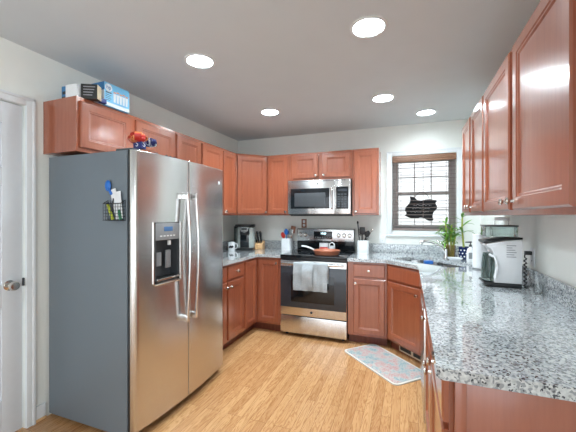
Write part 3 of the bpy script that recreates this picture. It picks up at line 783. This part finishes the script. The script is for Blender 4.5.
kb = thing('knife_block', 'pale wood knife block beside the pod coffee maker', 'knife block', (-1.872, 3.85, CT+.0005), .1)
TM = Matrix(((1,0,0,0),(0,0,-1,0),(0,1,0,0),(0,0,0,1)))
MB().prism([(.075, 0), (-.055, 0), (-.055, .07), (.055, .115), (.075, .10)], -.05, .05, .003, mat=Matrix(((0,0,1,0),(1,0,0,0),(0,1,0,0),(0,0,0,1)))).build('block', M['block_wood'], kb)
kl = ('black handled knife at the left of the wooden block', 'black handled knife second from left in the wooden block', 'black handled knife in the middle of the wooden block', 'black handled knife second from right in the wooden block', 'black handled knife at the right of the wooden block')
for k in range(5):
    kx = -.036+k*.018; ky = -.02+.025*(k % 2)
    kn_ = thing('kitchen_knife', kl[k], 'knife', (-1.872+kx, 3.85+ky, CT+.082+(.030 if k % 2 else .014)), .1, 'knives in the block'); kn_.rotation_euler = (.42, .04*(k-2), .1)
    MB().tube([(0, 0, 0), (0, -.002, .04), (0, -.003, .09), (0, .003, .14)], [.011, .0125, .012, .0135], 10, flat=.7).build('knife_handle', M['black'], kn_)
    B(-.0012, .0012, -.008, .008, -.05, .0).build('blade', M['steel_h'], kn_)
# crock left
def crock(label, loc, r, h):
    c = thing('utensil_crock', label, 'crock', loc)
    MB().prism(rrect(0, 0, r, r, r*.45), 0, .006).build('crock_base', M['ceramic'], c)
    rows = []
    for rr, z in ((r*.97, 0), (r, .01), (r*1.02, h-.006), (r*1.0, h), (r*.9, h), (r*.88, .01)):
        p_ = rrect(0, 0, rr, rr, rr*.45); rows.append([(x, y, z) for x, y in p_]+[(p_[0][0], p_[0][1], z)])
    MB().grid(rows).build('crock_wall', M['ceramic'], c)
    return c
crock('white square utensil crock left of the stove', (-1.490, 3.88, CT+.0005), .065, .155)
def utensil(name, label, loc, tilt, L, mat, head, hm=None, group=None):
    t = thing(name, label, 'utensil', loc, 0, group); t.rotation_euler = tilt
    MB().tube([(0, 0, 0), (0, 0, L*.5), (0, 0, L)], [.006, .0055, .006], 8).build('handle', mat, t)
    m = MB()
    if head == 'spoon': m.ball((0, 0, L+.03), (.028, .008, .042))
    elif head == 'turner': m.box(-.032, .032, -.003, .003, L-.005, L+.085, .0025)
    elif head == 'whisk':
        for k in range(6):
            a = PI*k/6
            m.tube([(.03*math.sin(u)*math.cos(a), .03*math.sin(u)*math.sin(a), L+.045-.05*math.cos(u)) for u in [2*PI*q/16 for q in range(17)]], .0016, 5)
    elif head == 'ladle': m.ball((0, -.012, L+.02), (.036, .03, .026))
    elif head == 'knob': m.ball((0, 0, L), (.011, .009, .02))
    m.build('head', hm or mat, t)
    return t
cz = CT+.008
utensil('spatula', 'red spatula at the left of the crock by the stove', (-1.487, 3.875, cz), (.0, -.30, 0), .165, M['red'], 'spoon', group='utensils by the stove')
utensil('serving_spoon', 'bright blue spoon in the crock by the stove', (-1.488, 3.86, cz), (.05, .0, 0), .20, M['blue'], 'spoon', M['blue'], group='utensils by the stove')
utensil('slotted_spoon', 'black spoon behind the blue one in the crock', (-1.50, 3.90, cz), (-.05, -.06, 0), .20, M['black'], 'spoon', group='utensils by the stove')
utensil('wooden_turner', 'brown wooden turner leaning right in the crock by the stove', (-1.470, 3.90, cz), (-.05, .19, 0), .225, M['brown'], 'turner', group='utensils by the stove')
utensil('silver_turner', 'grey metal turner leaning right beside the brown wooden one', (-1.465, 3.865, cz), (.0, .13, 0), .185, M['nickel'], 'turner', group='utensils by the stove')
# crock right and its utensils
crock('white square utensil crock right of the stove', (-.513, 3.875, CT+.0005), .068, .158)
utensil('knife_sharpener', 'tall black handled utensil at the left of the right crock', (-.545, 3.88, cz), (0, -.09, 0), .36, M['black'], 'knob', group='utensils right of the stove')
utensil('slotted_spoon', 'black spoon near the middle of the right crock', (-.515, 3.87, cz), (.04, -.02, 0), .22, M['black'], 'turner', group='utensils right of the stove')
utensil('wire_whisk', 'silver wire whisk between the black utensils in the right crock', (-.53, 3.90, cz), (-.05, -.05, 0), .2, M['nickel'], 'whisk', M['nickel'], group='utensils right of the stove')
utensil('soup_ladle', 'black ladle leaning right in the right crock', (-.51, 3.915, cz), (0, .16, 0), .21, M['black'], 'ladle', group='utensils right of the stove')
utensil('spatula', 'black spatula with open head leaning farthest right in the right crock', (-.555, 3.84, cz), (0, .40, 0), .215, M['black'], 'spoon', group='utensils right of the stove')
utensil('tongs', 'grey metal tongs sticking out low at the right of the right crock', (-.558, 3.90, cz), (-.03, .50, 0), .30, M['nickel'], 'knob', group='utensils right of the stove')

# ------------------------------------------------------------------ sockets
def outlet(label, loc, rz, plate, n=1):
    t = thing('wall_outlet', label, 'outlet', loc, rz)
    B(-.036*n, .036*n, -.006, 0, -.058, .058, .003).build('cover_plate', plate, t)
    for q in range(n):
        m = MB()
        for z in (-.024, .024): m.prism(rrect(-.036*(n-1)+q*.072, z, .016, .017, .008), 0, .004, mat=T(0, -.0045, 0) @ RX(PI/2))
        r = m.build('receptacle', M['white'], t)
        m = MB()
        for z in (-.024, .024):
            for x in (-.006, .006): m.box(-.036*(n-1)+q*.072+x-.001, -.036*(n-1)+q*.072+x+.001, -.0092, -.008, z-.004, z+.006)
        m.build('slots', M['ink'], r)
    return t
outlet('wall outlet with brown plate above the left end of the range', (-1.300, YB-.0005, 1.262), 0, M['brown'])
outlet('white wall outlet between the right crock and the window', (-.300, YB-.0005, 1.085), 0, M['white'])
outlet('white wall outlet on the right wall behind the coffee machine cord', (XR-.0005, 2.43, 1.10), Rr, M['white'])
outlet('white wall outlet over the worktop left of the pod coffee maker', (XL+.0005, 3.30, 1.12), Lr, M['white'])

# ------------------------------------------------------------------ window blind and sign
bl = thing('window_blind', 'brown wooden blind lowered with open slats over the window', 'blind', (wx0, YB+.005, wz0))
bw = wx1-wx0-.012
vm = MB(); vm.box(.003, bw+.009, -.018, -.006, wh-.078, wh-.002, .003)
for z in (wh-.066, wh-.045, wh-.024): vm.box(.003, bw+.009, -.022, -.016, z-.006, z+.006, .003)
vm.build('valance', M['valance'], bl)
B(.006, bw+.006, -.004, .046, wh-.05, wh-.006, .002).build('head_rail', M['slat'], bl)
sm = MB(); nz_ = 18
for k in range(nz_):
    z = .062+k*.0425
    sm.box(.006, bw+.006, -.025, .025, -.0015, .0015, .001, 1, mat=T(0, .021, z) @ RX(.06))
sm.build('slats', M['slat'], bl)
B(.006, bw+.006, -.004, .046, .006, .026, .003).build('bottom_rail', M['slat'], bl)
lm = MB()
for x in (.10, bw/2+.006, bw-.09):
    for y in (-.006, .048): lm.tube([(x, y, .02), (x, y, wh-.05)], .0013, 5)
lm.build('ladder_cord', M['slat'], bl)
MB().tube([(.05, -.03, wh-.08), (.052, -.031, .36)], .004, 8).ball((.052, -.031, .35), (.009, .009, .018)).build('tilt_cord', M['slat'], bl)
sg = thing('hanging_sign', 'black scalloped chalkboard sign hanging by a wire inside the window', 'sign', (.135, YB+.082, 1.445))
sp_ = []
def quad(a, b, n, bow_):
    for k in range(n):
        t = k/n; x = a[0]+(b[0]-a[0])*t; z = a[1]+(b[1]-a[1])*t; nx, nz2 = -(b[1]-a[1]), b[0]-a[0]; L = math.hypot(nx, nz2)
        w = bow_*math.sin(PI*t); sp_.append((x+nx/L*w, z+nz2/L*w))
kp = [(x*1.12, z*1.22-.012, w) for x, z, w in [(-.115, .135, .012), (-.04, .098, -.012), (.04, .10, .01), (.155, .085, -.016), (.152, .04, .012), (.13, -.01, -.016), (.12, -.10, .014), (.04, -.09, -.014), (-.04, -.085, .012), (-.165, -.055, -.018), (-.16, -.01, .012), (-.13, .05, -.016)]]
for i, (x, z, w) in enumerate(kp): quad((x, z), kp[(i+1) % len(kp)][:2], 6, w)
MB().prism(sp_, -.005, .005, mat=RX(PI/2)).build('board', M['ink'], sg)
MB().tube([(-.08, 0, .10), (-.06, 0, .16), (-.02, 0, .195), (.03, 0, .195), (.07, 0, .16), (.10, 0, .085)], .0025, 6).build('wire_hanger', M['black'], sg)
lm = MB(); rd = random.Random(4)
for zi, (z, a, b) in enumerate(((.045, -.085, .115), (.005, -.10, .10), (-.035, -.12, .085))):
    pts = []; x = a
    while x < b:
        pts.append((x, -.0058, z-.02*(x)+rd.uniform(-.010, .010))); x += .007
    lm.tube(pts, .0016, 5)
lm.build('chalk_script', M['chalk'], sg)

# ------------------------------------------------------------------ sink corner items
def leaf(m, base_, ang, L, w, droop, rise):
    rows = []
    for k in range(9):
        t = k/8; ww2 = w*math.sin(PI*min(1, t*.94+.06))**.8*(1-.3*t); r = L*t*(1-.12*t)
        z = base_[2]+rise*t-droop*t*t; cx, cy = base_[0]+r*math.cos(ang), base_[1]+r*math.sin(ang)
        nx, ny = -math.sin(ang), math.cos(ang)
        rows.append([(cx-nx*ww2, cy-ny*ww2, z+.25*ww2), (cx, cy, z), (cx+nx*ww2, cy+ny*ww2, z+.25*ww2)])
    m.grid(rows, .0006)
def bamboo(name, label, loc, stalks, nleaf, seed, pot):
    rd = random.Random(seed); t = thing(name, label, 'plant', loc)
    pot(t)
    sm_ = MB(); lm_ = MB()
    for (x, y, h, lean) in stalks:
        pts = []; rs = []
        n = 8
        for k in range(n+1):
            u = k/n
            pts.append((x+lean[0]*u+.004*math.sin(7*u+x*90), y+lean[1]*u, .012+h*u)); rs.append(.0105*(1-.35*u))
            if k < n: pts.append((x+lean[0]*(u+.02)+.004*math.sin(7*u+x*90), y+lean[1]*(u+.02), .012+h*(u+.02))); rs.append(.012*(1-.35*u))
        sm_.tube(pts, rs, 8)
        for k in range(nleaf):
            u = rd.uniform(.55, 1.0); a = rd.uniform(0, 2*PI); L = rd.uniform(.09, .17)
            leaf(lm_, (x+lean[0]*u, y+lean[1]*u, .012+h*u), a, L, rd.uniform(.013, .02), rd.uniform(.03, .13), rd.uniform(.05, .13))
    sm_.build('stalk', M['stalk'], t); lm_.build('leaves', M['leaf'], t, angle=60)
    return t
def vase_glass(t):
    MB().lathe([(.0, 0), (.04, 0), (.046, .004), (.05, .14), (.047, .14), (.043, .008), (.0, .006)], 28).build('vase', M['amber'], t)
def vase_blue(t):
    v = MB().lathe([(.0, 0), (.036, 0), (.045, .02), (.05, .06), (.047, .10), (.05, .125), (.046, .125), (.043, .10), (.045, .06), (.0, .012)], 28).build('pot', M['navy'], t)
    m = MB()
    for r in range(3):
        for k in range(9):
            a = 2*PI*k/9+r*.35; z = .03+r*.032; rr = (.0475, .0505, .0485)[r]
            m.ball((0, 0, 0), (.008, .002, .008), 10, mat=RZ(a) @ T(0, -rr+.0005, z))
    m.build('white_pattern', M['ceramic'], v)
bamboo('lucky_bamboo', 'leafy lucky bamboo in an amber glass vase behind the sink', (.405, 3.72, CT+.0005), ((-.012, 0, .26, (-.03, 0)), (.012, .008, .30, (.0, -.01)), (.0, -.014, .34, (.01, 0)), (.016, -.01, .24, (.03, .01)), (-.02, .012, .36, (-.02, 0))), 13, 12, vase_glass)
bamboo('lucky_bamboo', 'single thin lucky bamboo stalk in a blue and white pot', (.528, 3.715, CT+.0005), ((0, 0, .42, (-.015, 0)),), 8, 21, vase_blue)
d = thing('soap_dish', 'white oval soap dish at the back of the sink', 'dish', (.432, 3.585, CT+.0005), -.3)
m = MB().lathe([(.0, .0), (.05, .0), (.066, .014), (.074, .026), (.070, .027), (.06, .014), (.0, .008)], 28, Matrix.Diagonal((1, .62, 1, 1))); m.build('dish_body', M['ceramic'], d)
sb = thing('soap_bottle', 'white pump soap bottle with grey pump behind the sink', 'bottle', (.560, 3.53, CT+.0005))
MB().lathe([(.0, 0), (.032, 0), (.034, .01), (.033, .10), (.024, .128), (.012, .135), (.012, .145), (.0, .145)], 24).build('bottle_body', M['white'], sb)
MB().lathe([(.013, .145), (.013, .165), (.005, .168), (.005, .19), (.0, .19)], 14).tube([(.01, 0, .19), (-.045, -.005, .188)], [.008, .006], 8).build('pump', M['dark_grey'], sb)
B(-.02, .02, -.0345, -.032, .03, .09, .001).build('bottle_label', M['grey'], sb)
t = thing('paper_towel_roll', 'tall white paper towel roll on a grey stand behind the coffee machine', 'paper towels', (.562, 3.06, CT+.0005))
MB().lathe([(.0, 0), (.068, 0), (.068, .008), (.0, .011)], 28).build('stand', M['grey'], t)
MB().lathe([(.020, .012), (.061, .012), (.0615, .29), (.020, .29)], 32).build('roll', M['paper'], t)
MB().lathe([(.008, .011), (.008, .305), (.0, .308)], 12).build('spindle', M['nickel'], t)
sp2 = thing('sponge', 'bright blue sponge lying in the sink', 'sponge', (.16, 3.50, .702), .3)
B(-.04, .04, -.03, .03, 0, .032, .007).build('sponge_body', M['blue'], sp2)
# the things lie on a white caddy hung on the rim, nearer the eye
sp2.location = (.185, 3.54, .872)
cdy = thing('sink_caddy', 'grey wire caddy hanging on the sink rim under the blue sponge', 'caddy', (.24, 3.50, .80), -PI/4)
m = MB()
for k in range(9): m.tube([(-.11+k*.0275, -.05, .07), (-.11+k*.0275, -.05, .0), (-.11+k*.0275, .05, .0), (-.11+k*.0275, .05, .07)], .002, 6)
for y in (-.05, .05): m.tube([(-.11, y, .07), (.11, y, .07)], .0025, 6)
m.build('wires', M['nickel'], cdy)
sc_ = thing('scrub_brush', 'black scrub brush beside the blue sponge in the sink', 'brush', (.285, 3.44, .872), -PI/4)
MB().ball((0, 0, .018), (.034, .026, .017)).tube([(.02, 0, .022), (.075, 0, .02)], .008, 8).build('brush_body', M['black'], sc_)
cu = thing('drinking_cup', 'white cup standing in the left end of the sink', 'cup', (.055, 3.60, .712))
MB().lathe([(.0, 0), (.026, 0), (.034, .18), (.031, .18), (.024, .006), (.0, .005)], 20).build('cup_body', M['ceramic'], cu)

# ------------------------------------------------------------------ coffee machine
cmc = thing('coffee_machine', 'white drip coffee machine with black lid on the right worktop', 'coffee maker', (.528, 2.315, CT+.0005))
PM = Matrix(((1,0,0,0),(0,0,-1,0),(0,1,0,0),(0,0,0,1)))   # profile (x,z) extruded along y
def prof(pts, y0, y1, bev=.006): return MB().prism(pts, -y1, -y0, bev, mat=PM)
body = [(.115, .028), (.118, .30), (.03, .292), (-.05, .276), (-.078, .268), (-.078, .256), (-.045, .236), (-.03, .205), (-.018, .165), (-.016, .12), (-.024, .06), (-.030, .028)]
prof(body, 0, .17, .007).build('housing', M['white'], cmc, angle=50)
prof([(.117, .0), (.117, .027), (-.032, .027), (-.082, .03), (-.086, .018), (-.04, .0)], .002, .168, .004).build('base', M['black'], cmc)
prof([(.119, .301), (.119, .313), (.03, .308), (-.06, .294), (-.088, .286), (-.086, .272), (-.05, .281), (.03, .296)], -.003, .173, .003).build('lid', M['black'], cmc)
MB().lathe([(.0, .032), (.05, .032), (.056, .045), (.052, .13), (.043, .205), (.040, .205), (.049, .13), (.052, .047), (.0, .036)], 28, T(-.043, .085, 0) @ Matrix.Diagonal((.78, 1, 1, 1))).build('carafe', M['smoke'], cmc)
MB().tube([(-.052, .02, .20), (-.028, -.006, .19), (-.014, -.008, .13), (-.028, -.004, .06)], .007, 8, flat=1.6).build('carafe_handle', M['white'], cmc)
hp = MB(); hp.box(-.075, .098, .01, .16, .315, .378, .005); hp.build('hopper', M['smoke'], cmc)
B(-.078, .101, .006, .164, .378, .386, .003).build('hopper_lid', M['dark_grey'], cmc)
lm = MB()
for k, w_ in enumerate((.05, .04, .052, .045, .03, .05)): lm.box(.035, .035+w_, -.0012, .0, .19+k*.014, .194+k*.014)
lm.build('printed_text', M['ink_grey'], cmc)
# cord from the machine to the socket
cr = thing('power_cord', 'black power cord with plug hanging from the right wall outlet', 'cord', (XR-.012, 2.43, 1.125))
B(-.035, .002, -.013, .013, -.012, .012, .004).build('plug', M['black'], cr)
pts = [(-.03, 0, 0), (-.036, -.005, -.02)]
for k in range(30):
    u = k/29; pts.append((-.034+.008*math.sin(k*1.4), -.008+.006*math.cos(k*1.4), -.03-.165*u))
pts += [(-.045, -.02, -.203), (-.038, -.05, -.206), (-.052, -.07, -.206)]
MB().tube(pts, .004, 8).build('cable', M['black'], cr)
jr = thing('glass_jar', 'clear glass jar with dark contents behind the coffee machine', 'jar', (.645, 2.78, CT+.0005))
MB().lathe([(.0, 0), (.05, 0), (.054, .01), (.054, .34), (.046, .37), (.046, .41), (.043, .41), (.043, .37), (.050, .34), (.050, .012), (.0, .008)], 28).build('jar_body', M['glass'], jr)
MB().lathe([(.0, .411), (.048, .411), (.048, .435), (.0, .437)], 24).build('jar_lid', M['white'], jr)
MB().lathe([(.0, .0095), (.047, .0125), (.047, .20), (.0, .205)], 24).build('contents', M['dark_grey'], jr)
gb = thing('glass_tumbler', 'small clear glass standing at the foot of the backsplash by the cord', 'glass', (.688, 2.20, CT+.0005))
MB().lathe([(.0, 0), (.019, 0), (.022, .055), (.020, .055), (.017, .004), (.0, .003)], 18).build('tumbler', M['glass'], gb)

# ------------------------------------------------------------------ rug
ra = -PI/4
rg = thing('kitchen_rug', 'faded teal and pink patterned mat with cream border on the floor', 'rug', (-.222, 3.073, .0005), ra)
MB().prism(rrect(0, 0, .372, .20, .05), 0, .010, .003).build('rug_border', M['rug_edge'], rg)
MB().prism(rrect(0, 0, .352, .18, .035), .0102, .012).build('rug_field', M['rug'], rg)

# ------------------------------------------------------------------ downlights
first = None
for (x, y), lab in SPOTS:
    if first is None:
        t = first = thing('ceiling_downlight', lab, 'light', (x, y, H), 0, 'recessed ceiling downlights')
        MB().lathe([(.0885, .05), (.0885, -.0005), (.106, -.0005), (.104, -.005), (.090, -.008), (.0845, -.004), (.0845, .05), (.0885, .05)], 36, caps=False).build('trim_ring', M['trim'], t)
        MB().lathe([(.0, .022), (.084, .022), (.084, .03), (.0, .03)], 36).build('lens', M['lamp'], t)
        ld = bpy.data.lights.new('beam', 'SPOT'); ld.energy = LAMP_W; ld.color = LAMP_COL; ld.spot_size = math.radians(150); ld.spot_blend = 1.0; ld.shadow_soft_size = .08
        lo = bpy.data.objects.new('beam', ld); COL.objects.link(lo); lo.parent = t; lo.location = (0, 0, -.03)
    else:
        t = copy_tree(first); t.location = (x, y, H); t['label'] = lab
        if 'far left' in lab:          # the two deeper lamps burn brighter
            bo = [o_ for o_ in t.children if o_.type == 'LIGHT'][0]; bo.data = bo.data.copy(); bo.data.energy = LAMP_W*3.5
        if 'small' in lab:
            ln_ = [o_ for o_ in t.children if o_.name.startswith('lens')][0]; ln_.material_slots[0].link = 'OBJECT'; ln_.material_slots[0].material = M['lamp_small']
